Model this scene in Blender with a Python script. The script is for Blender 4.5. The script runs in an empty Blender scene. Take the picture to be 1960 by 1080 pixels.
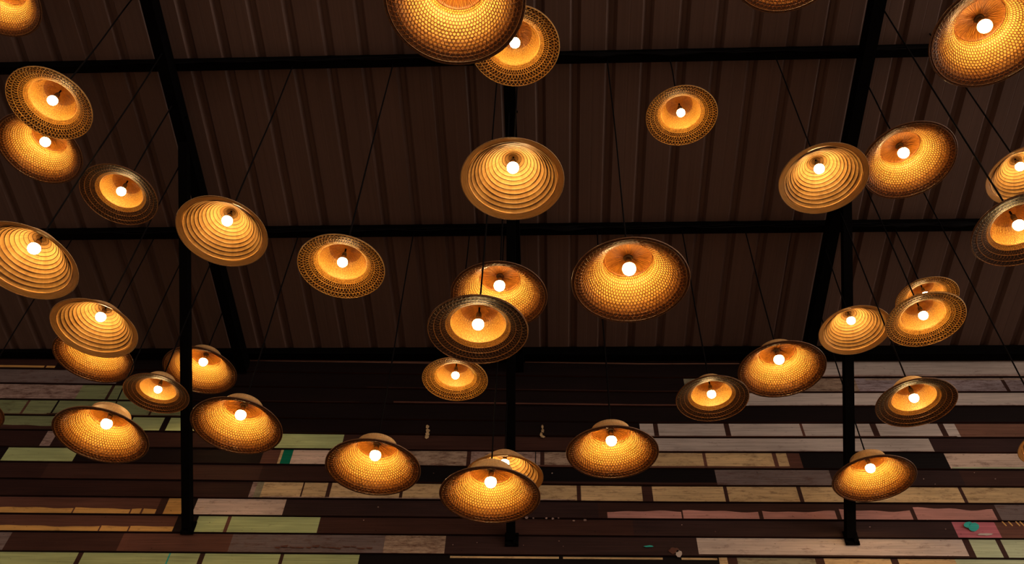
import bpy, bmesh, math, random
import numpy as np
from mathutils import Vector, Matrix

random.seed(7)
C = bpy.context.scene.collection
SC = bpy.context.scene

# ------------------------------------------------------------------ camera
def cam_rows(p, yaw, roll):
    cp, sp, cy, sy = math.cos(p), math.sin(p), math.cos(yaw), math.sin(yaw)
    fw = Vector((sy*cp, cy*cp, sp)); r = Vector((cy, -sy, 0)); d = fw.cross(r)
    cr, sr = math.cos(roll), math.sin(roll)
    return cr*r + sr*d, -sr*r + cr*d, fw
RR, DD, FF = cam_rows(math.radians(46.29), math.radians(-3.81), math.radians(-2.33))
CAM = Vector((0, 0, 1.6))
cd = bpy.data.cameras.new('camera'); cam = bpy.data.objects.new('camera', cd); C.objects.link(cam)
cam.matrix_world = Matrix(((RR.x, -DD.x, -FF.x, CAM.x), (RR.y, -DD.y, -FF.y, CAM.y), (RR.z, -DD.z, -FF.z, CAM.z), (0, 0, 0, 1)))
FPX = 1633.0
cd.sensor_width = 36; cd.lens = 36*FPX/1960; cd.clip_start = 0.05; cd.clip_end = 200
SC.camera = cam

# ------------------------------------------------------------------ exposure and surroundings
SC.view_settings.view_transform = 'Standard'; SC.view_settings.look = 'None'
SC.view_settings.exposure = 0.0; SC.view_settings.gamma = 1; SC.view_settings.use_curve_mapping = False
W = bpy.data.worlds.new('dusk'); SC.world = W; W.use_nodes = True
nt = W.node_tree; nt.nodes.clear()
wo = nt.nodes.new('ShaderNodeOutputWorld'); bg = nt.nodes.new('ShaderNodeBackground')
tc = nt.nodes.new('ShaderNodeTexCoord'); sx = nt.nodes.new('ShaderNodeSeparateXYZ'); rp = nt.nodes.new('ShaderNodeValToRGB')
mr = nt.nodes.new('ShaderNodeMapRange'); mr.inputs[1].default_value = -1; mr.inputs[2].default_value = 1
nt.links.new(tc.outputs['Generated'], sx.inputs[0]); nt.links.new(sx.outputs[0], mr.inputs[0]); nt.links.new(mr.outputs[0], rp.inputs[0])
e = rp.color_ramp.elements
e[0].position = 0.0; e[0].color = (0.16, 0.115, 0.09, 1)
e[1].position = 1.0; e[1].color = (1.7, 1.42, 1.22, 1)
m_ = rp.color_ramp.elements.new(0.55); m_.color = (0.26, 0.19, 0.15, 1)
nt.links.new(rp.outputs[0], bg.inputs[0]); bg.inputs[1].default_value = 2.5
nt.links.new(bg.outputs[0], wo.inputs[0])
SC.cycles.max_bounces = 6; SC.cycles.diffuse_bounces = 4; SC.cycles.sample_clamp_indirect = 4.0

BULB_POWER = 94.0

# ------------------------------------------------------------------ helpers
def tag(o, label=None, cat=None, group=None, kind=None):
    if label: o['label'] = label
    if cat: o['category'] = cat
    if group: o['group'] = group
    if kind: o['kind'] = kind
    return o

def link(name, mesh, parent=None, mats=()):
    o = bpy.data.objects.new(name, mesh); C.objects.link(o)
    for m in mats:
        mesh.materials.append(m)
    if parent is not None: o.parent = parent
    return o

def mesh_from(name, V, F, mi=None, smooth=False, uv=None):
    me = bpy.data.meshes.new(name); me.from_pydata([tuple(v) for v in V], [], F)
    if mi is not None: me.polygons.foreach_set('material_index', mi)
    if smooth: me.polygons.foreach_set('use_smooth', [True]*len(me.polygons))
    if uv is not None:
        l = me.uv_layers.new(name='uv')
        l.data.foreach_set('uv', np.array(uv, 'f').ravel())
    me.update(); return me

class MB:
    def __init__(s): s.V = []; s.F = []; s.m = []; s.uv = []
    def add(s, V, F, m=0, uv=None):
        o = len(s.V); s.V += [tuple(v) for v in V]
        for i, f in enumerate(F):
            s.F.append([o+k for k in f]); s.m.append(m)
            s.uv += (uv[i] if uv else [(0, 0)]*len(f))
    def box(s, a, b, m=0):
        x0, y0, z0 = a; x1, y1, z1 = b
        s.add([(x0,y0,z0),(x1,y0,z0),(x1,y1,z0),(x0,y1,z0),(x0,y0,z1),(x1,y0,z1),(x1,y1,z1),(x0,y1,z1)],
              [(3,2,1,0),(4,5,6,7),(0,1,5,4),(1,2,6,5),(2,3,7,6),(3,0,4,7)], m)
    def tube(s, pts, r, n=6, m=0, closed=False, caps=True, rads=None):
        pts = [Vector(p) for p in pts]; N = len(pts); V = []; F = []
        for i, p in enumerate(pts):
            t = (pts[(i+1) % N]-pts[i-1]) if closed else (pts[min(i+1, N-1)]-pts[max(i-1, 0)])
            t.normalize(); a = Vector((0, 0, 1)) if abs(t.z) < .9 else Vector((1, 0, 0))
            u = t.cross(a).normalized(); w = t.cross(u); rr = rads[i] if rads else r
            for k in range(n):
                c = 2*math.pi*k/n; V.append(p+rr*(math.cos(c)*u+math.sin(c)*w))
        for i in range(N if closed else N-1):
            j = (i+1) % N
            for k in range(n):
                F.append((i*n+k, i*n+(k+1) % n, j*n+(k+1) % n, j*n+k))
        if caps and not closed:
            F.append(tuple(range(n-1, -1, -1))); F.append(tuple((N-1)*n+k for k in range(n)))
        s.add(V, F, m)
    def lathe(s, prof, n=96, m=0, wob=None):
        """prof: list of (r, z); a pole is r = 0."""
        V = []; F = []; uv = []; idx = []; L = [0]
        for a, b in zip(prof, prof[1:]): L.append(L[-1]+math.hypot(a[0]-b[0], a[1]-b[1]))
        for i, (r, z) in enumerate(prof):
            if r <= 1e-6: idx.append([len(V)]*(n+1)); V.append((0, 0, z)); continue
            st = len(V)
            for k in range(n):
                a = 2*math.pi*k/n; q = wob(a, r, z) if wob else (r, z)
                V.append((q[0]*math.cos(a), q[0]*math.sin(a), q[1]))
            idx.append([st+k for k in range(n)]+[st])
        for i in range(len(prof)-1):
            A, B = idx[i], idx[i+1]
            for k in range(n):
                f = [A[k], A[k+1], B[k+1], B[k]]; t = [(k/n, L[i]), ((k+1)/n, L[i]), ((k+1)/n, L[i+1]), (k/n, L[i+1])]
                g = []; h = []
                for x, y in zip(f, t):
                    if x not in g: g.append(x); h.append(y)
                if len(g) > 2: F.append(g); uv.append(h)
        s.add(V, F, m, uv)
    def build(s, name, mats, parent=None, smooth=False):
        me = mesh_from(name, s.V, s.F, s.m, smooth, s.uv)
        if isinstance(mats, bpy.types.Material): mats = [mats]
        return link(name, me, parent, mats)

# ------------------------------------------------------------------ materials
def mat(name):
    m = bpy.data.materials.new(name); m.use_nodes = True; t = m.node_tree
    return m, t, t.nodes['Principled BSDF']
def N(t, kind, **kw):
    n = t.nodes.new(kind)
    for k, v in kw.items(): setattr(n, k, v)
    return n
def flat(name, col, rough=.6, metal=0.0, spec=.5, var=0.0, scale=(8, 8, 8), bump=0.0, coord='Object'):
    m, t, b = mat(name)
    b.inputs['Base Color'].default_value = (*col, 1); b.inputs['Roughness'].default_value = rough
    b.inputs['Metallic'].default_value = metal; b.inputs['Specular IOR Level'].default_value = spec
    tc = N(t, 'ShaderNodeTexCoord'); mp = N(t, 'ShaderNodeMapping'); mp.inputs['Scale'].default_value = scale
    ns = N(t, 'ShaderNodeTexNoise'); ns.inputs['Scale'].default_value = 1; ns.inputs['Detail'].default_value = 4
    t.links.new(tc.outputs[coord], mp.inputs[0]); t.links.new(mp.outputs[0], ns.inputs[0])
    rp = N(t, 'ShaderNodeValToRGB'); rp.color_ramp.elements[0].position = .3; rp.color_ramp.elements[1].position = .7
    rp.color_ramp.elements[0].color = (*[c*(1-var) for c in col], 1); rp.color_ramp.elements[1].color = (*[min(1, c*(1+var)) for c in col], 1)
    t.links.new(ns.outputs[0], rp.inputs[0]); t.links.new(rp.outputs[0], b.inputs['Base Color'])
    if bump:
        bp = N(t, 'ShaderNodeBump'); bp.inputs['Strength'].default_value = bump; bp.inputs['Distance'].default_value = .004
        t.links.new(ns.outputs[0], bp.inputs['Height']); t.links.new(bp.outputs[0], b.inputs['Normal'])
    return m

def leaf_mat(name, col, dark, us, vs, rough=.42, trans=.12, streak=1.0):
    """woven bamboo leaf or split cane: fine streaks that follow the shade (UV: u round, v up the shade)"""
    m, t, b = mat(name)
    uv = N(t, 'ShaderNodeUVMap'); mp = N(t, 'ShaderNodeMapping'); mp.inputs['Scale'].default_value = (us, vs, 1)
    ns = N(t, 'ShaderNodeTexNoise'); ns.inputs['Scale'].default_value = 1; ns.inputs['Detail'].default_value = 3; ns.inputs['Roughness'].default_value = .6
    t.links.new(uv.outputs[0], mp.inputs[0]); t.links.new(mp.outputs[0], ns.inputs[0])
    rp = N(t, 'ShaderNodeValToRGB'); rp.color_ramp.elements[0].position = .34; rp.color_ramp.elements[1].position = .60
    rp.color_ramp.elements[0].color = (*dark, 1); rp.color_ramp.elements[1].color = (*col, 1)
    t.links.new(ns.outputs[0], rp.inputs[0])
    t.links.new(rp.outputs[0], b.inputs['Base Color']); b.inputs['Roughness'].default_value = rough
    bp = N(t, 'ShaderNodeBump'); bp.inputs['Strength'].default_value = .5; bp.inputs['Distance'].default_value = .002
    t.links.new(ns.outputs[0], bp.inputs['Height']); t.links.new(bp.outputs[0], b.inputs['Normal'])
    if trans:
        tr = N(t, 'ShaderNodeBsdfTranslucent'); mx = N(t, 'ShaderNodeMixShader'); mx.inputs[0].default_value = trans
        t.links.new(rp.outputs[0], tr.inputs[0]); t.links.new(b.outputs[0], mx.inputs[1]); t.links.new(tr.outputs[0], mx.inputs[2])
        t.links.new(mx.outputs[0], t.nodes['Material Output'].inputs[0])
    return m

M_black = flat('black_steel', (.0018, .0014, .0013), .8, 0, .03, .3)
M_cord = flat('black_cord', (.004, .003, .003), .8, 0, .05, .2)
M_sock = flat('bakelite_socket', (.045, .028, .018), .4, 0, .4, .3, (60, 60, 60))
M_sockring = flat('brass_socket_ring', (.30, .19, .09), .4, .3, .5, .2, (60, 60, 60))
M_collar = flat('bulb_collar', (.55, .40, .25), .5, 0, .4, .1, (60, 60, 60))
M_rim = flat('rim_cane', (.42, .22, .07), .35, 0, .5, .35, (30, 30, 30), .3)
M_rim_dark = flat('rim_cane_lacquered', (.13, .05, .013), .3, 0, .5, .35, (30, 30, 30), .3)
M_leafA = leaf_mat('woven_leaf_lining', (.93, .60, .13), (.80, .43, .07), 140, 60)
M_falloffA = leaf_mat('honey_falloff_band', (.64, .33, .055), (.46, .21, .032), 140, 60)  # lining colour dimmed to paint in the bulb's falloff towards the rim
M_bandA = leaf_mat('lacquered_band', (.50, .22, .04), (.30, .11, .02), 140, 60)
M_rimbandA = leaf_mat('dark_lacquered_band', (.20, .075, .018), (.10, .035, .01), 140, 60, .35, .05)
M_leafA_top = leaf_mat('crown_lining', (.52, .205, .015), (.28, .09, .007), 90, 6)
M_outA = leaf_mat('split_cane_outside', (.64, .40, .17), (.50, .29, .11), 120, 3, .5)
M_outdark = leaf_mat('lacquered_cane_outside', (.16, .07, .025), (.07, .03, .01), 120, 30, .4, .04)
M_strA = flat('lattice_cane_amber', (.27, .085, .010), .3, 0, .5, .45, (26, 26, 26), .4)
M_leafB = leaf_mat('palm_leaf_lining', (.52, .295, .085), (.41, .21, .052), 46, 2.2, .5, .12)
M_leafBo = leaf_mat('palm_leaf_outside', (.66, .40, .18), (.45, .25, .10), 60, 3, .5, .15)
M_bandB = leaf_mat('palm_leaf_band', (.97, .50, .12), (.76, .36, .07), 26, 60, .42, .08)
M_hoopB = flat('brown_hoops', (.065, .022, .006), .5, 0, .4, .4, (20, 20, 20))
M_leafC = leaf_mat('fine_woven_crown', (.90, .53, .11), (.50, .22, .03), 150, 26)
M_hoopC2 = flat('brim_hoop_brown', (.26, .105, .022), .34, 0, .35, .3, (26, 26, 26), .3)
M_goldC = leaf_mat('gold_brim_ring', (.62, .31, .055), (.32, .13, .02), 150, 26)
M_brimC2 = leaf_mat('brim_backing_dark', (.040, .016, .005), (.018, .007, .003), 90, 30, .5, .02)
M_brimC = leaf_mat('brim_backing', (.10, .036, .008), (.045, .016, .004), 90, 30, .4, .03)
M_strC = flat('lattice_cane_gold', (.80, .37, .065), .34, 0, .38, .4, (26, 26, 26), .4)
M_strC2 = flat('lattice_cane_brown', (.10, .038, .010), .34, 0, .35, .5, (26, 26, 26), .4)

def bulb_mat():
    m = bpy.data.materials.new('lit_bulb'); m.use_nodes = True; t = m.node_tree; t.nodes.clear()
    o = N(t, 'ShaderNodeOutputMaterial'); e = N(t, 'ShaderNodeEmission'); e.inputs[0].default_value = (1, .62, .25, 1); e.inputs[1].default_value = BULB_POWER
    t.links.new(e.outputs[0], o.inputs[0]); return m
M_bulb = bulb_mat()

# ------------------------------------------------------------------ where the building stands
YW = 6.0; SL = math.radians(10.76); ZW = 6.879         # wall face, roof slope, height of the sheet at the wall
def roof_z(y): return ZW + (YW-y)*math.tan(SL)
def ray(x, y): return (RR*((x-980)/FPX) + DD*((y-540)/FPX) + FF)
def on_wall(x, y, Y=YW):
    v = ray(x, y); return CAM + v*(Y/v.y)
# ------------------------------------------------------------------ wall of reclaimed planks
def plank_mat():
    m, t, b = mat('old_painted_planks')
    at = N(t, 'ShaderNodeAttribute'); at.attribute_name = 'paint'
    tc = N(t, 'ShaderNodeTexCoord')
    def noise(scale, det, rough=.6):
        mp = N(t, 'ShaderNodeMapping'); mp.inputs['Scale'].default_value = scale
        n = N(t, 'ShaderNodeTexNoise'); n.inputs['Scale'].default_value = 1; n.inputs['Detail'].default_value = det; n.inputs['Roughness'].default_value = rough
        t.links.new(tc.outputs['Object'], mp.inputs[0]); t.links.new(mp.outputs[0], n.inputs[0]); return n
    grain = noise((2.2, 20, 95), 4); wear = noise((7, 8, 26), 8, .8); spot = noise((34, 20, 60), 2); big = noise((1.3, 3, 5), 3)
    # worn paint: noise below the wear amount shows the wood
    cmp_ = N(t, 'ShaderNodeMapRange'); cmp_.inputs[3].default_value = 1; cmp_.inputs[4].default_value = 0; cmp_.clamp = True
    lo = N(t, 'ShaderNodeMath', operation='MULTIPLY_ADD'); lo.inputs[1].default_value = .40; lo.inputs[2].default_value = .14
    hi = N(t, 'ShaderNodeMath', operation='ADD'); hi.inputs[1].default_value = .22
    t.links.new(at.outputs['Alpha'], lo.inputs[0]); t.links.new(lo.outputs[0], hi.inputs[0])
    t.links.new(wear.outputs[0], cmp_.inputs[0]); t.links.new(lo.outputs[0], cmp_.inputs[1]); t.links.new(hi.outputs[0], cmp_.inputs[2])
    mx = N(t, 'ShaderNodeMix', data_type='RGBA'); mx.inputs[7].default_value = (.085, .030, .018, 1)
    t.links.new(cmp_.outputs[0], mx.inputs[0]); t.links.new(at.outputs['Color'], mx.inputs[6])
    def shade(src, noi, a, bb, lo_, hi_):
        r = N(t, 'ShaderNodeMapRange'); r.inputs[1].default_value = a; r.inputs[2].default_value = bb; r.inputs[3].default_value = lo_; r.inputs[4].default_value = hi_
        t.links.new(noi.outputs[0], r.inputs[0]); h = N(t, 'ShaderNodeMix', data_type='RGBA', blend_type='MULTIPLY'); h.inputs[0].default_value = 1
        c = N(t, 'ShaderNodeCombineColor')
        for k in range(3): t.links.new(r.outputs[0], c.inputs[k])
        t.links.new(src, h.inputs[6]); t.links.new(c.outputs[0], h.inputs[7]); return h.outputs[2]
    o = shade(mx.outputs[2], grain, .3, .7, .72, 1.14); o = shade(o, big, .3, .7, .78, 1.15); o = shade(o, spot, .70, .76, 1.0, .45)
    t.links.new(o, b.inputs['Base Color']); b.inputs['Roughness'].default_value = .62; b.inputs['Specular IOR Level'].default_value = .12
    bp = N(t, 'ShaderNodeBump'); bp.inputs['Strength'].default_value = .5; bp.inputs['Distance'].default_value = .004
    t.links.new(grain.outputs[0], bp.inputs['Height']); t.links.new(bp.outputs[0], b.inputs['Normal'])
    return m

PAL = dict(F=(.22,.25,.115,.25), J=(.18,.085,.055,.2), U=(.36,.26,.27,.2), H=(.48,.53,.33,.10), Q=(.62,.50,.43,.25), W=(.54,.455,.40,.18), G=(.42,.48,.21,.10), T=(.58,.40,.20,.34), P=(.60,.44,.34,.28), K=(.50,.24,.20,.20), D=(.034,.013,.010,0), N=(.050,.020,.014,0),  # F: dirtier green, with some of the upper-left shade put into its colour
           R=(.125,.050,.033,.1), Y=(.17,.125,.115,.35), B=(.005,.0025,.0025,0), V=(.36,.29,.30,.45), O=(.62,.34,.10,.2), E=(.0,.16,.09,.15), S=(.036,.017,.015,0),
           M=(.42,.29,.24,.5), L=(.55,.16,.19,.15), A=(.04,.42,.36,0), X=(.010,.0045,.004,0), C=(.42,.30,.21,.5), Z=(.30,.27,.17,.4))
# row edges in height (left end x=-4.4 m, right end x=1.3 m), read off the photograph
EL = [6.939, 6.722, 6.544, 6.360, 6.183, 6.022, 5.844, 5.690, 5.523, 5.357, 5.192, 5.033, 4.862, 4.69]
ER = [6.803, 6.604, 6.436, 6.278, 6.103, 5.950, 5.801, 5.637, 5.477, 5.323, 5.170, 5.021, 4.858, 4.70]
XL, XR = on_wall(100, 850).x, on_wall(1250, 850).x
def edge(i, x): 
    t = max(-.25, min(1.0, (x-XL)/(XR-XL)))
    return EL[i]+(ER[i]-EL[i])*t
# each row: colour key and the photograph's x where it ends; (v0,v1) limits a strip to part of the board's height (0 bottom, 1 top)
ROWS = [
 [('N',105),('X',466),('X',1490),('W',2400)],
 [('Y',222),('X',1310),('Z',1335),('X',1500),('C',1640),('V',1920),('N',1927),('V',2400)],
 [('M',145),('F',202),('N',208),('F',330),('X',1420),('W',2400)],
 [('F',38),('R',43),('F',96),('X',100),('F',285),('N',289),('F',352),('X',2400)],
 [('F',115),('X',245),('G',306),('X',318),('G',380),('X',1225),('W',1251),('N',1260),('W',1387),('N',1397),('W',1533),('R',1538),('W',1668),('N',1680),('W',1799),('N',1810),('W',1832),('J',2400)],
 [('D',78),('M',98),('D',510),('G',655),('N',1222),('W',1782),('S',2400)],
 [('X',3),('G',141),('X',500),('R',533),('T',538),('E',557),('P',780),('C',893),('N',901),('M',1024),('X',1026),('M',1034),('N',1042),('C',1230),('T',1346),('R',1352),('T',1480),('R',1488),('T',1508),('R',1533),('B',1812),('P',2400)],
 [('D',80),('N',497),('D',780),('B',1370),('Y',1590),('S',1840),('N',2400)],
 [('D',478),('M',487),('Z',500),('T',576),('N',579),('T',624),('N',632),('T',765),('N',771),('T',1104),('N',1112),('T',1229),('N',1249),('T',1386),('N',1393),('T',1527),('N',1535),('T',1838),('N',1845),('T',2400)],
 [('R',300),('N',315),('O',350),('X',371),('P',543),('S',1145),('N',1908),('Y',2400)],
 [('R',333),('X',373),('G',430),('R',437),('G',609),('N',1212),('S',1826),('L',1908),('R',2400)],
 [('Y',10),('N',228),('R',242),('R',440),('Y',735),('C',852),('S',1335),('Q',1846),('N',1859),('H',1910),('N',1920),('H',2400)],
 [('G',140),('N',150),('G',316),('A',319),('G',376),('N',386),('G',532),('N',539),('G',685),('B',1378),('T',1394),('N',1413),('Z',1563),('N',1580),('T',1708),('N',1722),('T',1832),('H',2400)],
]
# painted strips on part of a board: row, colour, x from, x to, v0, v1
STRIPS = [(0,'O',-300,84,.02,.16),(0,'O',88,105,.02,.16),(0,'J',466,900,.66,.80),(0,'J',1005,1418,.84,.93),
          (2,'D',-200,2000,0,.0),(3,'N',90,230,.02,.12),
          (4,'N',-200,115,.02,.30),(2,'N',500,690,.02,.07),(1,'N',705,1300,.03,.08),(2,'R',755,1310,.0,.14),
          (6,'R',1030,1508,.02,.14),(6,'H',1815,2400,.0,.12),(6,'U',1815,2400,.0,.0),(7,'N',900,1370,.02,.16),
          (9,'O',-300,140,.02,.34),(9,'O',143,250,.02,.34),(9,'O',253,271,.02,.32),(9,'O',275,300,.02,.32),
          (10,'O',-300,191,.02,.32),(10,'O',194,247,.02,.32),(10,'O',250,333,.02,.32),
          (9,'K',1162,1303,.03,.46),(9,'K',1306,1450,.03,.50),(9,'K',1458,1597,.03,.52),(9,'K',1606,1741,.04,.60),(9,'K',1749,1900,.04,.72),
          (12,'T',860,1070,.86,.97),(12,'T',1078,1270,.86,.97),(12,'T',1306,1375,.86,.97),(11,'N',1335,1846,.0,.10),(0,'M',1560,2400,.02,.13),(2,'M',1430,2400,.02,.09),(4,'R',1230,1825,.02,.09),(5,'M',1226,1780,.02,.08),(3,'R',-200,350,.02,.07),(8,'M',505,1100,.02,.09),(1,'C',1660,2400,.86,.97)]
def build_wall():
    V = []; F = []; col = []
    def quad(p, c):
        o = len(V); V.extend(p); F.append(tuple(range(o, o+len(p)))); col.extend([c]*len(p))
    YT, YB = YW-.004, YW-.024                      # a board leans: its lower edge stands out over the next
    def pt(i, x, v, out=0.0):
        zt, zb = edge(i, x), edge(i+1, x)
        return (x, YT+(YB-YT)*(1-v)-out, zb+(zt-zb)*v)
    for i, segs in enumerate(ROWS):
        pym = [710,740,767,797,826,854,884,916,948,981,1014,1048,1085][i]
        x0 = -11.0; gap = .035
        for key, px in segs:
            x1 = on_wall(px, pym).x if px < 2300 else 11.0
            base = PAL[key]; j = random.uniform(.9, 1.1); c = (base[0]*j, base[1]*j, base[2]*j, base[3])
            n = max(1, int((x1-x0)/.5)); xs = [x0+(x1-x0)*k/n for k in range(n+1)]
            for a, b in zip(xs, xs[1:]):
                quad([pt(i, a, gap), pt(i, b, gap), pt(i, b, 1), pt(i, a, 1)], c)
                ya, yb = pt(i, a, gap), pt(i, b, gap)          # underside of the board
                d = (.05, .018, .012, 0)
                quad([(ya[0], YW, ya[2]), (yb[0], YW, yb[2]), yb, ya], d)
                za, zb_ = edge(i+1, a), edge(i+1, b)            # dark joint behind
                quad([(a, YW-.0035, za-.004), (b, YW-.0035, zb_-.004), (b, YW-.0035, yb[2]+.001), (a, YW-.0035, ya[2]+.001)], (.004, .002, .002, 0))
            x0 = x1
    for i, key, a, b, v0, v1 in STRIPS:
        if v1 <= v0: continue
        pym = [710,740,767,797,826,854,884,916,948,981,1014,1048,1085][i]
        xa, xb = on_wall(a, pym).x, on_wall(b, pym).x; n = max(2, int((xb-xa)/.04)); ph = random.random()*9
        am = .03 if v1-v0 < .2 else .10; top = [v1+(v1-v0)*am*(math.sin(ph+k*.31)+.6*math.sin(k*.9+ph)) for k in range(n+1)]
        xs = [xa+(xb-xa)*k/n for k in range(n+1)]
        v0 = max(v0, gap+.002)
        for k in range(n):
            quad([pt(i, xs[k], v0, .0012), pt(i, xs[k+1], v0, .0012), pt(i, xs[k+1], top[k+1], .0012), pt(i, xs[k], top[k], .0012)], PAL[key])
    # odd daubs and flakes of paint: outline in the photograph, key
    def daub(key, pts):
        quad([tuple(on_wall(x, y, YW-.0265)) for x, y in reversed(pts)], PAL[key])
    def blob(key, cx, cy, rx, ry, n=14, jag=.25):
        rnd = random.Random(int(cx*7+cy)); daub(key, [(cx+rx*math.cos(k*2*math.pi/n)*rnd.uniform(1-jag, 1+jag), cy+ry*math.sin(k*2*math.pi/n)*rnd.uniform(1-jag, 1+jag)) for k in range(n)])
    for dx, dy, a, b in ((0,-8,3.2,3.5),(1,0,4,4),(0,6,4,3),(-1,11,4,4)): blob('T', 818+dx, 825+dy, a, b)
    for dx, dy, a, b in ((1,-8,2.2,4),(2,0,2.6,4),(-1,7,2.6,4),(2,11,4,2)): blob('T', 1037+dx, 825+dy, a, b)
    blob('A', 1854, 1005, 9, 6, jag=.08); blob('A', 1864, 1009, 10, 8.5, jag=.08); blob('A', 1242, 1046, 9, 1.8)
    blob('W', 1885, 1023, 16, 2.2); blob('W', 1298, 1060, 4, 7); blob('R', 1290, 1054, 9, 6); blob('W', 1301, 1060, 4, 6)
    for x, y, a in ((1008,991,4),(1021,992,2),(1046,992,3),(1058,993,3),(1069,992,2.5),(1098,997,3),(1120,996,4),(830,906,1.5),(1057,906,2),(867,1043,1.5),(913,1039,1.2),(1070,1036,1.5),(1078,1046,1.2),
                    (1002,1044,1),(1305,1005,1.6),(1369,1018,2),(1665,1009,2),(1810,1013,2),(1775,995,1.5),(724,971,2),(696,996,1.6),(1768,917,1.6),(1790,927,1.5),(1905,917,2),(1865,905,1.5)):
        blob('M', x, y, a*.8, a*.6, 8)
    for x in (1918,1930,1944,1952): daub('O', [(x-1, 999), (x+1, 998), (x+9, 1006), (x+8, 1008), (x+5, 1005)])
    def rasp(x0, x1, y):      # a ragged scratch of bare wood in grey paint
        rnd = random.Random(3); k = x0
        while k < x1:
            w = rnd.uniform(9, 20); yy = y+rnd.uniform(-2, 2); daub('R', [(k, yy), (k+w, yy+rnd.uniform(-2, 2)), (k+w*.8, yy+3.4), (k+w*.2, yy+2.2)]); k += w*rnd.uniform(.7, 1.15)
    rasp(525, 565, 1047); rasp(585, 715, 1047)
    # wall mass behind the boards
    me = bpy.data.meshes.new('wall_back'); me.from_pydata(V, [], F)
    ca = me.color_attributes.new('paint', 'FLOAT_COLOR', 'CORNER'); ca.data.foreach_set('color', np.array(col, 'f').ravel())
    me.materials.append(plank_mat()); me.update()
    return tag(link('wall_back', me), kind='structure')
wall = build_wall()
mb = MB(); mb.box((-11, YW, 0), (11, YW+.12, ZW+.02)); mb.box((-11, YW-.03, 0), (11, YW, 4.66))
M_low = flat('lower_boards', (.10, .05, .035), .7, 0, .3, .4, (2, 8, 30), .3)
o = mb.build('wall_back_core', M_low); o.parent = wall

# ------------------------------------------------------------------ roof sheet, seen from below
def roof_mat():
    m, t, b = mat('roof_sheet_brown')
    tc = N(t, 'ShaderNodeTexCoord')
    def noise(scale, det):
        mp = N(t, 'ShaderNodeMapping'); mp.inputs['Scale'].default_value = scale
        n = N(t, 'ShaderNodeTexNoise'); n.inputs['Scale'].default_value = 1; n.inputs['Detail'].default_value = det
        t.links.new(tc.outputs['Object'], mp.inputs[0]); t.links.new(mp.outputs[0], n.inputs[0]); return n
    a = noise((60, .5, .5), 3); c = noise((3, 1.2, 1.2), 4)
    r = N(t, 'ShaderNodeValToRGB'); r.color_ramp.elements[0].position = .3; r.color_ramp.elements[1].position = .72
    r.color_ramp.elements[0].color = (.100, .056, .041, 1); r.color_ramp.elements[1].color = (.148, .086, .064, 1)
    ad = N(t, 'ShaderNodeMath', operation='ADD'); hf = N(t, 'ShaderNodeMath', operation='MULTIPLY'); hf.inputs[1].default_value = .5
    t.links.new(a.outputs[0], ad.inputs[0]); t.links.new(c.outputs[0], ad.inputs[1]); t.links.new(ad.outputs[0], hf.inputs[0]); t.links.new(hf.outputs[0], r.inputs[0])
    t.links.new(r.outputs[0], b.inputs['Base Color']); b.inputs['Roughness'].default_value = .5; b.inputs['Specular IOR Level'].default_value = .35
    return m
M_roof = roof_mat()
PITCH = .2645; X0 = -2.496
prof = [(0.0, 0.0), (.030, .034), (.062, .034), (.086, 0.0), (.172, 0.0), (.176, .0009), (.180, 0)]
xs = []
for k in range(-28, 42):
    for dx, dz in prof: xs.append((X0+k*PITCH+dx, dz))
V = []; F = []; Y0R = -2.0
for y in (YW+.15, Y0R):
    for x, dz in xs: V.append((x, y, roof_z(y)+dz))
n = len(xs)
for k in range(n-1): F.append((k, k+1, n+k+1, n+k))
me = mesh_from('ceiling', V, F)
ceil = tag(link('ceiling', me, None, [M_roof]), kind='structure')
md = ceil.modifiers.new('thick', 'SOLIDIFY'); md.thickness = .004; md.offset = 1

# floor far below the frame
mb = MB(); mb.box((-40, -60, -.1), (40, YW+.1, 0))
floor = tag(mb.build('floor', flat('concrete_floor', (.15, .12, .10), .8, 0, .3, .15, (2, 2, 2))), kind='structure')

# ------------------------------------------------------------------ steel frame
def beam_along_x(y, w, h, drop, x0, x1, name, label, cat, kind=None, lip=True):
    mb = MB(); z = roof_z(y)-drop
    P = [(-w/2, 0), (w/2, 0), (w/2, -h), (-w/2, -h)]
    th = .004
    if lip:   # an open C-channel
        P = [(w/2, 0), (w/2, -.018), (w/2-th, -.018), (w/2-th, -th), (-w/2+th, -th), (-w/2+th, -h+th), (w/2-th, -h+th), (w/2-th, -h+.018), (w/2, -h+.018), (w/2, -h), (-w/2, -h), (-w/2, 0)]
    k = len(P); V = [(x0, y+a, z+b-a*math.tan(SL)) for a, b in P]+[(x1, y+a, z+b-a*math.tan(SL)) for a, b in P]
    F = [(i, (i+1) % k, k+(i+1) % k, k+i) for i in range(k)]+[tuple(range(k-1, -1, -1)), tuple(range(k, 2*k))]
    mb.add(V, F); o = mb.build(name, M_black)
    return o
PUR = []
for y, lab in ((3.19, 'black steel purlin crossing the sheet roof nearest the viewer'), (4.63, 'black steel purlin crossing the roof midway to the plank wall')):
    o = beam_along_x(y, .055, .085, .002, -8.5, 8.5, 'roof_purlin', lab, 'beam')
    tag(o, lab, 'beam', 'steel roof purlins'); PUR.append(o)
mb = MB()      # wall-top steel, its lower edge rising slightly to the left
def bz(x): return 6.792+(XR-min(x, XR))*.0105
V = [(x, y, z) for x in (-9, XR, 9) for y, z in ((5.885, roof_z(5.885)-.003), (5.97, roof_z(5.97)-.003), (5.97, bz(x)), (5.885, bz(x)))]
mb.add(V, [(3, 2, 1, 0), (8, 9, 10, 11)]+[(i+a, i+b, i+4+b, i+4+a) for i in (0, 4) for a, b in ((0, 1), (1, 2), (2, 3), (3, 0))])
o = mb.build('trim_1', M_black); tag(o, kind='structure')

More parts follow.
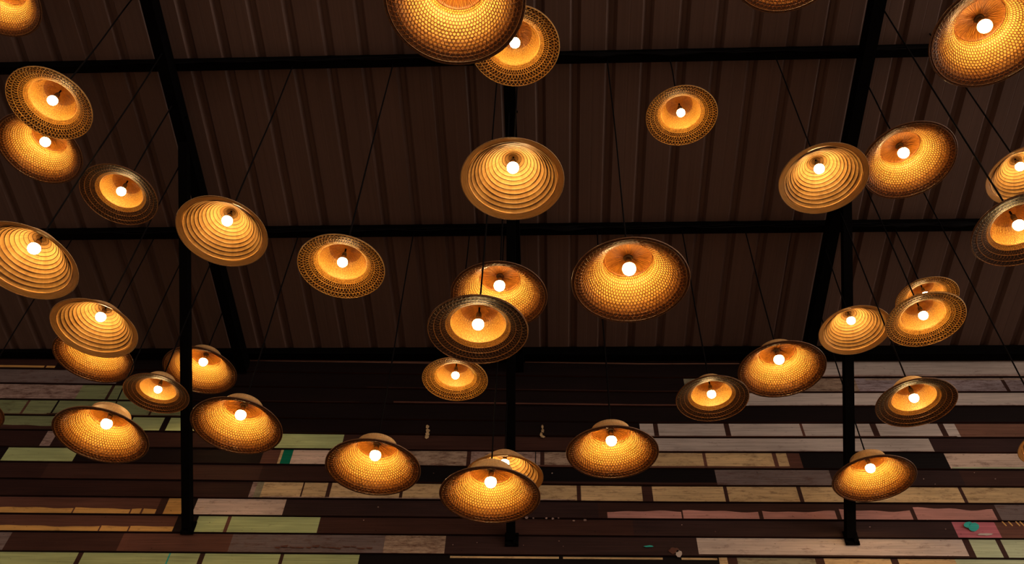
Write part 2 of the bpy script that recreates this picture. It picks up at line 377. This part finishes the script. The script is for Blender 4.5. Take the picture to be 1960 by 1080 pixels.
def beam_sloped(x, y0, y1, w, h, drop, name, parent=None):
    mb = MB(); V = []
    for y in (y0, y1):
        z = roof_z(y)-drop
        for a, b in ((-w/2, 0), (w/2, 0), (w/2, -h), (-w/2, -h)): V.append((x+a, y, z+b))
    mb.add(V, [(3, 2, 1, 0), (4, 5, 6, 7), (0, 1, 5, 4), (1, 2, 6, 5), (2, 3, 7, 6), (3, 0, 4, 7)])
    return mb.build(name, M_black, parent)
RAFT = [(-2.87, 'left black steel rafter running down to the plank wall'), (-.30, 'middle black steel rafter running down to the plank wall'), (2.29, 'right black steel rafter running down to the plank wall')]
RW, RH, RD = .085, .13, .088
for x, lab in RAFT:
    o = beam_sloped(x, YW-.03, -1.0, RW, RH, RD, 'roof_rafter'); tag(o, lab, 'beam', 'steel roof rafters')
    for yy in (5.3, 4.1, 3.55, 2.6):      # bolts along the flange
        mb = MB(); z = roof_z(yy)-RD-RH*.4
        mb.tube([(x+RW/2-.002, yy, z), (x+RW/2+.012, yy, z)], .010, 6); mb.build('bolt', M_black, o)
# diagonal struts from the wall up to each rafter
ST = [(-2.893, 5.075, -2.865, 3.72, 'left diagonal black strut from the plank wall to the left rafter'),
      (-.326, 4.99, -.300, 3.72, 'middle diagonal black strut, half hidden behind hanging lampshades'),
      (2.255, 5.02, 2.33, 4.25, 'right diagonal black strut from the plank wall to the right rafter')]
for xa, za, xb, yb, lab in ST:
    A = Vector((xa, YW-.03, za)); B = Vector((xb, yb, roof_z(yb)-RD-RH+.02)); d = (B-A).normalized(); u = Vector((1, 0, 0)); w = d.cross(u).normalized(); s = .034
    root = bpy.data.objects.new('diagonal_strut', None); C.objects.link(root); root.location = A; tag(root, lab, 'strut', 'diagonal struts under the roof')
    mb = MB(); V = [P-A+u*a*s+w*b*s for P in (A, B) for a, b in ((-1, -1), (1, -1), (1, 1), (-1, 1))]
    mb.add(V, [(3, 2, 1, 0), (4, 5, 6, 7), (0, 1, 5, 4), (1, 2, 6, 5), (2, 3, 7, 6), (3, 0, 4, 7)])
    mb.build('pole', M_black, root)
    mb = MB()
    mb.box((-.045, .0, -.06), (.06, .012, .05)); 
    mb.add([(.02, 0, -.06), (.02, 0, .06), (.02, -.07, .06), (.03, 0, -.06), (.03, 0, .06), (.03, -.07, .06)], [(0, 1, 2), (5, 4, 3), (0, 2, 5, 3), (2, 1, 4, 5), (1, 0, 3, 4)])
    for bx, bz in ((-.035, -.045), (.048, -.045), (.048, .03)): mb.tube([(bx, .002, bz), (bx, -.014, bz)], .010, 6)
    mb.build('wall_bracket', M_black, root)

# cables tied along the purlins
def cable(y, x0, x1, lab, lumps):
    mb = MB(); rnd = random.Random(int(y*100)); n = 160
    for q in range(3):
        pts = []; rads = []
        for k in range(n+1):
            x = x0+(x1-x0)*k/n; lump = sum(math.exp(-((x-l)/.13)**2) for l in lumps)
            pts.append((x, y-.034-.004*q+rnd.uniform(-.002, .002), roof_z(y)-.06-.014*q-.010*math.sin(k*.5+q*2)+rnd.uniform(-.002, .002)-lump*.012)); rads.append(.006+.010*lump)
        mb.tube(pts, .006, 5, rads=rads)
    tag(mb.build('cable_bundle', M_cord), lab, 'cable', 'cables tied along the purlins')
cable(3.19, -3.2, 3.6, 'lumpy black cable bundle tied along the purlin nearest the viewer', (.35, .9, 2.2, -.3))
cable(4.63, -3.9, 3.9, 'lumpy black cable bundle tied along the purlin nearer the plank wall', (.1, -1.9, 2.9, 3.3))
# ------------------------------------------------------------------ lampshades: unit shades (rim radius 1), shared by the lamps of a kind
PA = [(1.0,0),(.985,.004),(.94,.014),(.865,.048),(.795,.105),(.725,.185),(.645,.275),(.56,.358),(.50,.420),(.455,.470)]
CA = [(.455,.470),(.442,.49),(.436,.52),(.432,.545),(.425,.575),(.385,.605),(.20,.625),(.0,.632)]
PW = PA+CA[1:5]; TOPA = CA[4:]
PC = [(1.0,0),(.90,.035),(.78,.080),(.66,.130),(.56,.190)]
CC = [(.56,.190),(.535,.27),(.50,.38),(.45,.49),(.38,.575),(.30,.615),(.15,.63),(0,.635)]
APEX = .76
def PBf(r): return .055+(1-(r/.87)**1.5)*(APEX-.055) if r < .87 else .055*(1-(r-.87)/.13)
def interp(prof, t):
    L = [0]
    for a, b in zip(prof, prof[1:]): L.append(L[-1]+math.hypot(a[0]-b[0], a[1]-b[1]))
    s = t*L[-1]
    for i in range(len(prof)-1):
        if s <= L[i+1]+1e-9:
            q = (s-L[i])/(L[i+1]-L[i]); a, b = prof[i], prof[i+1]; return (a[0]+(b[0]-a[0])*q, a[1]+(b[1]-a[1])*q)
    return prof[-1]
def shell(mb, prof, th, mi, mo, n=96):
    mb.lathe(prof, n, mi); mb.lathe([(r, z+th) if r > 1e-6 else (r, z+th) for r, z in [(r*(1.0)+ (th*.6 if r > .3 else 0), z) for r, z in prof]], n, mo)
def me_of(mb, name, mats, smooth=True):
    me = mesh_from(name, mb.V, mb.F, mb.m, smooth, mb.uv)
    for m in mats: me.materials.append(m)
    return me
def strand(mb, f, n, r, k=3, m=0, r1=None): mb.tube([f(i/n) for i in range(n+1)], r, k, m, caps=False, rads=[r+((r1 or r)-r)*i/n for i in range(n+1)])
def polar(r, a, z): return (r*math.cos(a), r*math.sin(a), z)
def hoop(mb, r, z, rad, m=0, wob=0.0, n=72, k=4, seed=0):
    rnd = random.Random(seed); p1, p2 = rnd.random()*6, rnd.random()*6
    mb.tube([polar(r+wob*(math.sin(2*a+p1)+.6*math.sin(5*a+p2)), a, z+wob*.6*math.sin(3*a+p2)) for a in [2*math.pi*i/n for i in range(n)]], rad, k, m, closed=True)

def mesh_kind(T, seed, dark=False):
    rnd = random.Random(seed); out = {}
    if T == 'A':
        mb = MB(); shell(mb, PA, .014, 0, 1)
        for q in range(96): mb.m[q] = 3; mb.m[96+q] = 3; mb.m[192+q] = 3; mb.m[288+q] = 2; mb.m[384+q] = 4      # lacquered outer bands, then a honey band with light falloff painted in
        out['shade'] = me_of(mb, 'shade_bowl', [M_leafA, M_outA, M_bandA, M_rimbandA, M_falloffA])
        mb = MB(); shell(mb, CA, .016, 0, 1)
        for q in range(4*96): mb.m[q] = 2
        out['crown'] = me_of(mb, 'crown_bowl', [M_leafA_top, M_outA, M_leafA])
        mb = MB(); NS = 72; tw = 8.0*2*math.pi/NS
        for s in (1, -1):
            for k in range(NS):
                a0 = 2*math.pi*(k+.25*s)/NS
                def f(t, a0=a0, s=s):
                    r, z = interp(PW, t); return polar(r-.003-.005*max(0, t-.7)/.3, a0+s*tw*t, z-.007*(1-t))
                strand(mb, f, 28, .0056, r1=.0030)
        for i in range(1, 16):
            r, z = interp(PW, i/16); hoop(mb, r-.004, z-.008*(1-i/16), .0036, 0, .0015, seed=seed+i)
        for i, (r0, w) in enumerate(((.975, .010),)):
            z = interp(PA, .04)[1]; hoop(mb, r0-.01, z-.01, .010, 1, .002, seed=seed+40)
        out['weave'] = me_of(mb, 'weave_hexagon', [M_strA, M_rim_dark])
        mb = MB(); NS = 88
        for k in range(NS):
            a0 = 2*math.pi*k/NS; bend = rnd.uniform(-.12, .12); t0 = rnd.uniform(.72, .94)
            def f(t, a0=a0, bend=bend, t0=t0):
                r, z = interp(TOPA, t*t0); return polar(max(.02, r-.008), a0+bend*t*t, z-.009)
            strand(mb, f, 9, .0036)
        hoop(mb, .415, .572, .008)
        out['crown_spokes'] = me_of(mb, 'crown_spokes', [M_strA])
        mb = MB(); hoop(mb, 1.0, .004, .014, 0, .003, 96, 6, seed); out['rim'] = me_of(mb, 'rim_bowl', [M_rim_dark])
    elif T == 'C':
        mb = MB(); shell(mb, PC, .014, 0, 1)
        for q in range(96): mb.m[3*96+q] = 2      # the tight inner ring of the brim is golden
        out['brim'] = me_of(mb, 'brim_flat', [M_brimC2 if dark else M_brimC, M_outdark, M_goldC])
        mb = MB(); shell(mb, CC, .016, 0, 1)
        for q in range(4*96, 7*96): mb.m[q] = 2
        out['crown'] = me_of(mb, 'crown_flat', [M_leafC, M_outA, M_leafA_top])
        mb = MB(); NS = 60; gold = 0
        bands = [(.0, .24), (.25, .52), (.53, .76), (.77, 1.0)]
        for bi, (ta, tb) in enumerate(bands):
            n_ = [66, 70, 84, 120][bi]
            for s in (1, -1):
                for k in range(n_):
                    a0 = 2*math.pi*(k+(.5 if s < 0 else 0)+rnd.uniform(-.08, .08))/n_; tw = s*1.0*2*math.pi/n_
                    def f(t, a0=a0, ta=ta, tb=tb, tw=tw):
                        r, z = interp(PC, ta+(tb-ta)*t); return polar(r, a0+tw*t, z-.012-.012*math.sin(math.pi*t))
                    strand(mb, f, 4, .0058 if not dark else .0040)
        for i, t in enumerate((.01, .245, .255, .525, .77, .98)):
            r, z = interp(PC, t); hoop(mb, r, z-.014, .0075 if not dark else .0055, 1, .003, seed=seed+i)
        out['weave'] = me_of(mb, 'weave_brim', [M_strC2 if dark else M_strC, M_hoopC2 if dark else M_strC])
        mb = MB(); NS = 90
        for s in (1, -1):
            for k in range(NS):
                a0 = 2*math.pi*(k+.2*s)/NS; t1 = rnd.uniform(.70, .86)
                def f(t, a0=a0, s=s, t1=t1):
                    r, z = interp(CC, t*t1); return polar(max(.02, r-.010), a0+s*t*.32, z-.006)
                strand(mb, f, 9, .0026)
        out['crown_weave'] = me_of(mb, 'crown_weave', [M_strA])
        mb = MB(); hoop(mb, 1.0, .004, .013, 0, .004, 96, 6, seed)
        for k in range(26):      # loose whipping ends round the rim
            a = rnd.uniform(0, 2*math.pi); L = rnd.uniform(.02, .05); mb.tube([polar(1.0, a, 0), polar(1.012, a+L*.6, -.006), polar(1.016+rnd.uniform(-.008, .012), a+L, rnd.uniform(-.012, .006))], .003, 3)
        out['rim'] = me_of(mb, 'rim_flat', [M_rim_dark if dark else M_rim])
    else:
        NR = 12; rs = [.87-(.87-.09)*k/NR for k in range(NR+1)]
        mb = MB(); prof = []
        for k in range(NR):
            ra, rb = rs[k], rs[k+1]; za, zb = PBf(ra), PBf(rb)
            st = .017*(.35+.65*(1-k/NR))
            prof += [(ra, za-st*.1), (ra-.004, za+st*.6), (rb+.002, zb-st*.9), (rb, zb-st*.9)]
        prof += [(.06, PBf(.06)), (.0, APEX)]
        w1, w2 = rnd.random()*6, rnd.random()*6
        def wob(a, r, z): return (r+.006*r*math.sin(3*a+w1)+.004*r*math.sin(7*a+w2+r*9), z)
        mb.lathe(prof, 96, 0, wob)
        mb.lathe([(.885, PBf(.88)+.02)]+[(r+.008, PBf(r)+.022) for r in rs[1:]]+[(.03, APEX+.01), (0, APEX+.03)], 96, 1)
        out['shade'] = me_of(mb, 'shade_cone', [M_leafB, M_leafBo])
        mb = MB()
        for k in range(1, NR+1):
            hoop(mb, rs[k], PBf(rs[k])-.012, .0036+.0066*rs[k], 0, .0035*rs[k]+.001, seed=seed*3+k, k=3)
        out['hoops'] = me_of(mb, 'hoops_cone', [M_hoopB])
        mb = MB(); mb.lathe([(1.0, 0), (.975, .008), (.93, .024), (.90, .037), (.865, .052), (.862, .070), (.90, .056), (.975, .026), (1.0, 0)], 96, 0, lambda a, r, z: (r*(1+.005*math.sin(2*a+w2)), z+.006*math.sin(3*a+w1)))
        a0 = w1   # the lapped end of the leaf band
        out['band'] = me_of(mb, 'band_cone', [M_bandB])
        mb = MB(); hoop(mb, 1.0, .004, .009, 0, .004, 96, 5, seed); hoop(mb, .868, .047, .006, 0, .003, 96, 4, seed+2)
        out['rim'] = me_of(mb, 'rim_cone', [M_rim])
    return out

def fitting_meshes(T):
    bz = dict(A=.33, B=.41, C=.17)[T]; top = dict(A=.625, B=.68, C=.625)[T]; R = .118
    pf = [(0, bz-R)]
    for k in range(1, 12):
        a = -math.pi/2+k*math.pi*.64/11; pf.append((R*math.cos(a), bz+R*math.sin(a)))
    mb = MB(); mb.lathe(pf, 28); mb.lathe([pf[-1], (R*.72, bz+R*.70), (.056, bz+R*.95), (.046, bz+R*1.18)], 28, 1); bulb = me_of(mb, 'bulb_'+T, [M_bulb, M_collar])
    s0 = bz+R*1.12; s1 = min(top-.005, s0+.20)
    mb = MB(); mb.lathe([(0, s0), (.053, s0), (.055, s0+.045), (.050, s0+.05), (.050, s0+.055)], 20, 1)
    mb.lathe([(.050, s0+.055), (.056, s0+.06), (.056, s1-.05), (.045, s1-.01), (.018, s1), (0, s1)], 20, 0)
    if T == 'A': mb.lathe([(.0, top-.02), (.085, top-.016), (.07, top-.03), (.03, top-.05), (0, top-.05)], 20, 0)
    sock = me_of(mb, 'socket_'+T, [M_sock, M_sockring])
    return bulb, sock, s1
FIT = {T: fitting_meshes(T) for T in 'ABC'}
KIN = {}
def kin(T, v, dark=False):
    key = (T, v, dark)
    if key not in KIN: KIN[key] = mesh_kind(T, 10+v*17+ord(T)+(5 if dark else 0), dark)
    return KIN[key]

GRP = dict(A='bowl-shaped woven hat lampshades', B='ringed cone hat lampshades', C='flat-brimmed woven hat lampshades')
NAME = dict(A='bowl_pendant_lamp', B='cone_pendant_lamp', C='brimmed_pendant_lamp')
PURY = (3.19, 4.63)
def lamp(i, T, R, P, n, label, dark=False):
    root = bpy.data.objects.new(NAME[T], None); C.objects.link(root)
    nz = Vector((n[0], n[1], math.sqrt(1-n[0]**2-n[1]**2))); q = Vector((0, 0, 1)).rotation_difference(nz)
    spin = Matrix.Rotation((i*2.399) % 6.283, 4, 'Z')
    mw = Matrix.Translation(P) @ q.to_matrix().to_4x4() @ spin @ Matrix.Scale(R, 4)
    root.matrix_world = mw; root.empty_display_size = .1
    tag(root, label, 'lamp', GRP[T])
    for k, me in kin(T, i % 3, dark).items():
        o = bpy.data.objects.new({'hoops': 'hoop_rings', 'crown_spokes': 'crown_spokes'}.get(k, k), me); C.objects.link(o); o.parent = root
    bm_, sm_, s1 = FIT[T]
    for nm, me in (('bulb', bm_), ('socket', sm_)):
        o = bpy.data.objects.new(nm, me); C.objects.link(o); o.parent = root
    # cord: straight up from the fitting to the steel or sheet above
    a = mw @ Vector((0, 0, s1-.01)); y = a.y; zt = roof_z(y)-.001
    ct = mw @ Vector((0, 0, .64)); x, y = ct.x, ct.y
    for py in PURY:
        if abs(y-py) < .035: zt = roof_z(py)-.0865+.004
    for rx, _ in RAFT:
        if abs(x-rx) < RW/2+.004: zt = roof_z(y)-RD-RH+.004
    inv = mw.inverted(); mb = MB(); rr = .0052/R
    L = zt-ct.z; rnd = random.Random(i); ph = rnd.random()*6; am = rnd.uniform(.002, .006)
    pts = [a]+[Vector((x+am*math.sin(ph+t*4)*math.sin(math.pi*t), y+am*math.cos(ph+t*3)*math.sin(math.pi*t), ct.z+L*t)) for t in [k/14 for k in range(15)]]
    mb.tube([inv @ p for p in pts], rr, 6)
    mb.build('cord', M_cord, root, True)
    return root
LAMPS = [
  (1,'A',0.282,(-3.827,2.539,7.152),(-0.001,-0.001)),
  (2,'C',0.254,(-3.065,2.712,6.055),(0.015,0.026)),
  (3,'A',0.298,(-3.657,3.400,6.578),(0.014,0.033)),
  (4,'C',0.253,(-2.879,3.411,6.044),(0.009,0.018)),
  (5,'B',0.280,(-2.855,3.016,4.948),(0.014,0.024)),
  (6,'B',0.267,(-1.936,3.192,5.388),(0.009,0.015)),
  (7,'C',0.241,(-1.172,3.193,5.078),(-0.000,0.004)),
  (8,'B',0.270,(-2.919,3.876,5.256),(0.002,0.020)),
  (9,'A',0.287,(-3.388,4.640,5.688),(0.001,0.003)),
  (10,'A',0.305,(-2.974,5.421,6.222),(-0.001,0.002)),
  (11,'C',0.226,(-2.793,4.634,5.341),(-0.003,-0.016)),
  (12,'A',0.316,(-3.080,4.674,5.007),(-0.001,0.013)),
  (13,'A',0.307,(-2.142,4.638,5.059),(0.004,0.028)),
  (14,'A',0.305,(-1.158,4.633,4.726),(-0.001,0.025)),
  (15,'A',0.313,(-0.392,4.631,4.521),(-0.000,0.014)),
  (16,'B',0.279,(-0.345,5.181,5.024),(-0.001,-0.018)),
  (17,'C',0.231,(-0.683,4.631,5.462),(0.000,0.008)),
  (18,'C',0.257,(-0.379,3.194,4.589),(0.000,-0.003)),
  (19,'A',0.282,(-0.308,3.515,5.160),(0.001,-0.009)),
  (20,'A',0.314,(0.426,3.188,4.936),(-0.000,0.000)),
  (21,'B',0.270,(-0.200,2.700,5.203),(0.001,-0.012)),
  (22,'C',0.247,(-0.192,2.311,5.908),(-0.000,-0.016)),
  (23,'A',0.298,(-0.397,1.604,4.993),(-0.002,-0.011)),
  (24,'C',0.236,(0.883,3.188,6.546),(0.003,-0.013)),
  (25,'A',0.298,(1.220,1.862,5.925),(0.014,-0.042)),
  (26,'B',0.265,(1.652,3.182,5.817),(-0.005,0.010)),
  (27,'A',0.300,(2.327,3.354,6.226),(-0.011,0.028)),
  (28,'A',0.298,(2.243,2.170,5.662),(0.007,-0.005)),
  (29,'B',0.218,(2.769,3.091,5.706),(0.005,-0.006)),
  (30,'C',0.236,(2.326,2.814,4.894),(-0.012,0.023)),
  (31,'C',0.226,(2.823,4.630,6.239),(-0.000,0.001)),
  (32,'C',0.239,(2.343,3.958,5.376),(-0.009,0.029)),
  (33,'B',0.259,(2.249,4.721,5.999),(-0.006,0.029)),
  (34,'A',0.299,(1.608,4.634,5.544),(-0.002,0.009)),
  (35,'C',0.244,(1.090,4.631,5.287),(-0.001,0.009)),
  (36,'A',0.296,(0.387,4.631,4.843),(-0.007,-0.012)),
  (37,'C',0.243,(2.278,4.328,5.010),(-0.004,0.006)),
  (38,'A',0.294,(2.347,5.441,5.187),(-0.002,0.017)),
  (39,'B',0.207,(2.983,4.311,4.679),(-0.000,0.002)),
  (40,'A',0.243,(-4.098,4.632,5.199),(0.000,0.002)),
]
LABEL = {
 1: 'bowl-shaped woven lampshade cut off by the top left corner of the photo',
 2: 'flat-brimmed woven lampshade overlapping the bowl-shaped one beside the left edge',
 3: 'bowl-shaped woven lampshade partly hidden under a flat-brimmed one at upper left',
 4: 'flat-brimmed lampshade with dark brown brim, alone between left edge and left rafter',
 5: 'pale ringed cone lampshade cut by the left edge of the photo',
 6: 'pale ringed cone lampshade just right of the left strut under the roof',
 7: 'flat-brimmed golden lampshade right of the ringed cone beside the left strut',
 8: 'pale ringed cone lampshade hanging in front of a dim bowl-shaped one at left',
 9: 'dim bowl-shaped lampshade with its bulb hidden behind a ringed cone',
 10: 'bowl-shaped woven lampshade partly hidden behind the left diagonal strut',
 11: 'small flat-brimmed lampshade touching the left strut, above green painted planks',
 12: 'leftmost low bowl-shaped lampshade with a pale crown, in front of green planks',
 13: 'bowl-shaped lampshade just right of the left strut in front of the dark planks',
 14: 'low bowl-shaped lampshade between the left strut and the centre, above cream planks',
 15: 'lowest bowl-shaped lampshade, in front of a cone lamp at the bottom centre',
 16: 'far ringed cone lampshade peeking out behind the lowest bowl-shaped one',
 17: 'small flat-brimmed golden lampshade directly below the large dark-brimmed one at centre',
 18: 'large flat-brimmed lampshade with a dark brown brim, at the centre of the cluster',
 19: 'bowl-shaped lampshade behind the large dark-brimmed one near the centre',
 20: 'large amber bowl-shaped lampshade hanging alone right of centre under the roof',
 21: 'big pale ringed cone lampshade in front of the middle rafter, highest cone at centre',
 22: 'flat-brimmed golden lampshade behind the big bowl at the top centre',
 23: 'biggest bowl-shaped lampshade, cut off by the top edge at centre',
 24: 'small flat-brimmed lampshade hanging alone high right of centre against the roof',
 25: 'dark bowl-shaped lampshade with only its lower rim showing at the top edge',
 26: 'pale ringed cone lampshade in front of the right rafter beside an amber bowl',
 27: 'amber bowl-shaped lampshade just right of the right rafter, beside a ringed cone',
 28: 'big amber bowl-shaped lampshade in the top right corner',
 29: 'pale ringed cone lampshade cut by the right edge, above a dark flat-brimmed one',
 30: 'dark flat-brimmed lampshade cut by the right edge below a ringed cone',
 31: 'flat-brimmed lampshade mostly hidden behind another flat-brimmed one at right',
 32: 'flat-brimmed golden lampshade covering its twin, right of the right strut',
 33: 'small pale ringed cone lampshade in front of the right strut',
 34: 'amber bowl-shaped lampshade just left of the right strut, above white planks',
 35: 'small dark flat-brimmed lampshade left of an amber bowl, above white planks',
 36: 'bowl-shaped lampshade with pale crown right of centre, at the left end of white planks',
 37: 'dark flat-brimmed lampshade with pale crown in front of the white planks at right',
 38: 'lowest lampshade at right, bowl-shaped, hanging in front of the right strut',
 39: 'ringed cone lampshade of which only a sliver shows at the right edge',
 40: 'lampshade of which only a sliver of rim shows at the left edge',
}
DARK = {18, 4, 35, 37, 30, 11}
for i, T, R, P, n in LAMPS:
    lamp(i, T, R, Vector(P), n, LABEL[i], i in DARK)
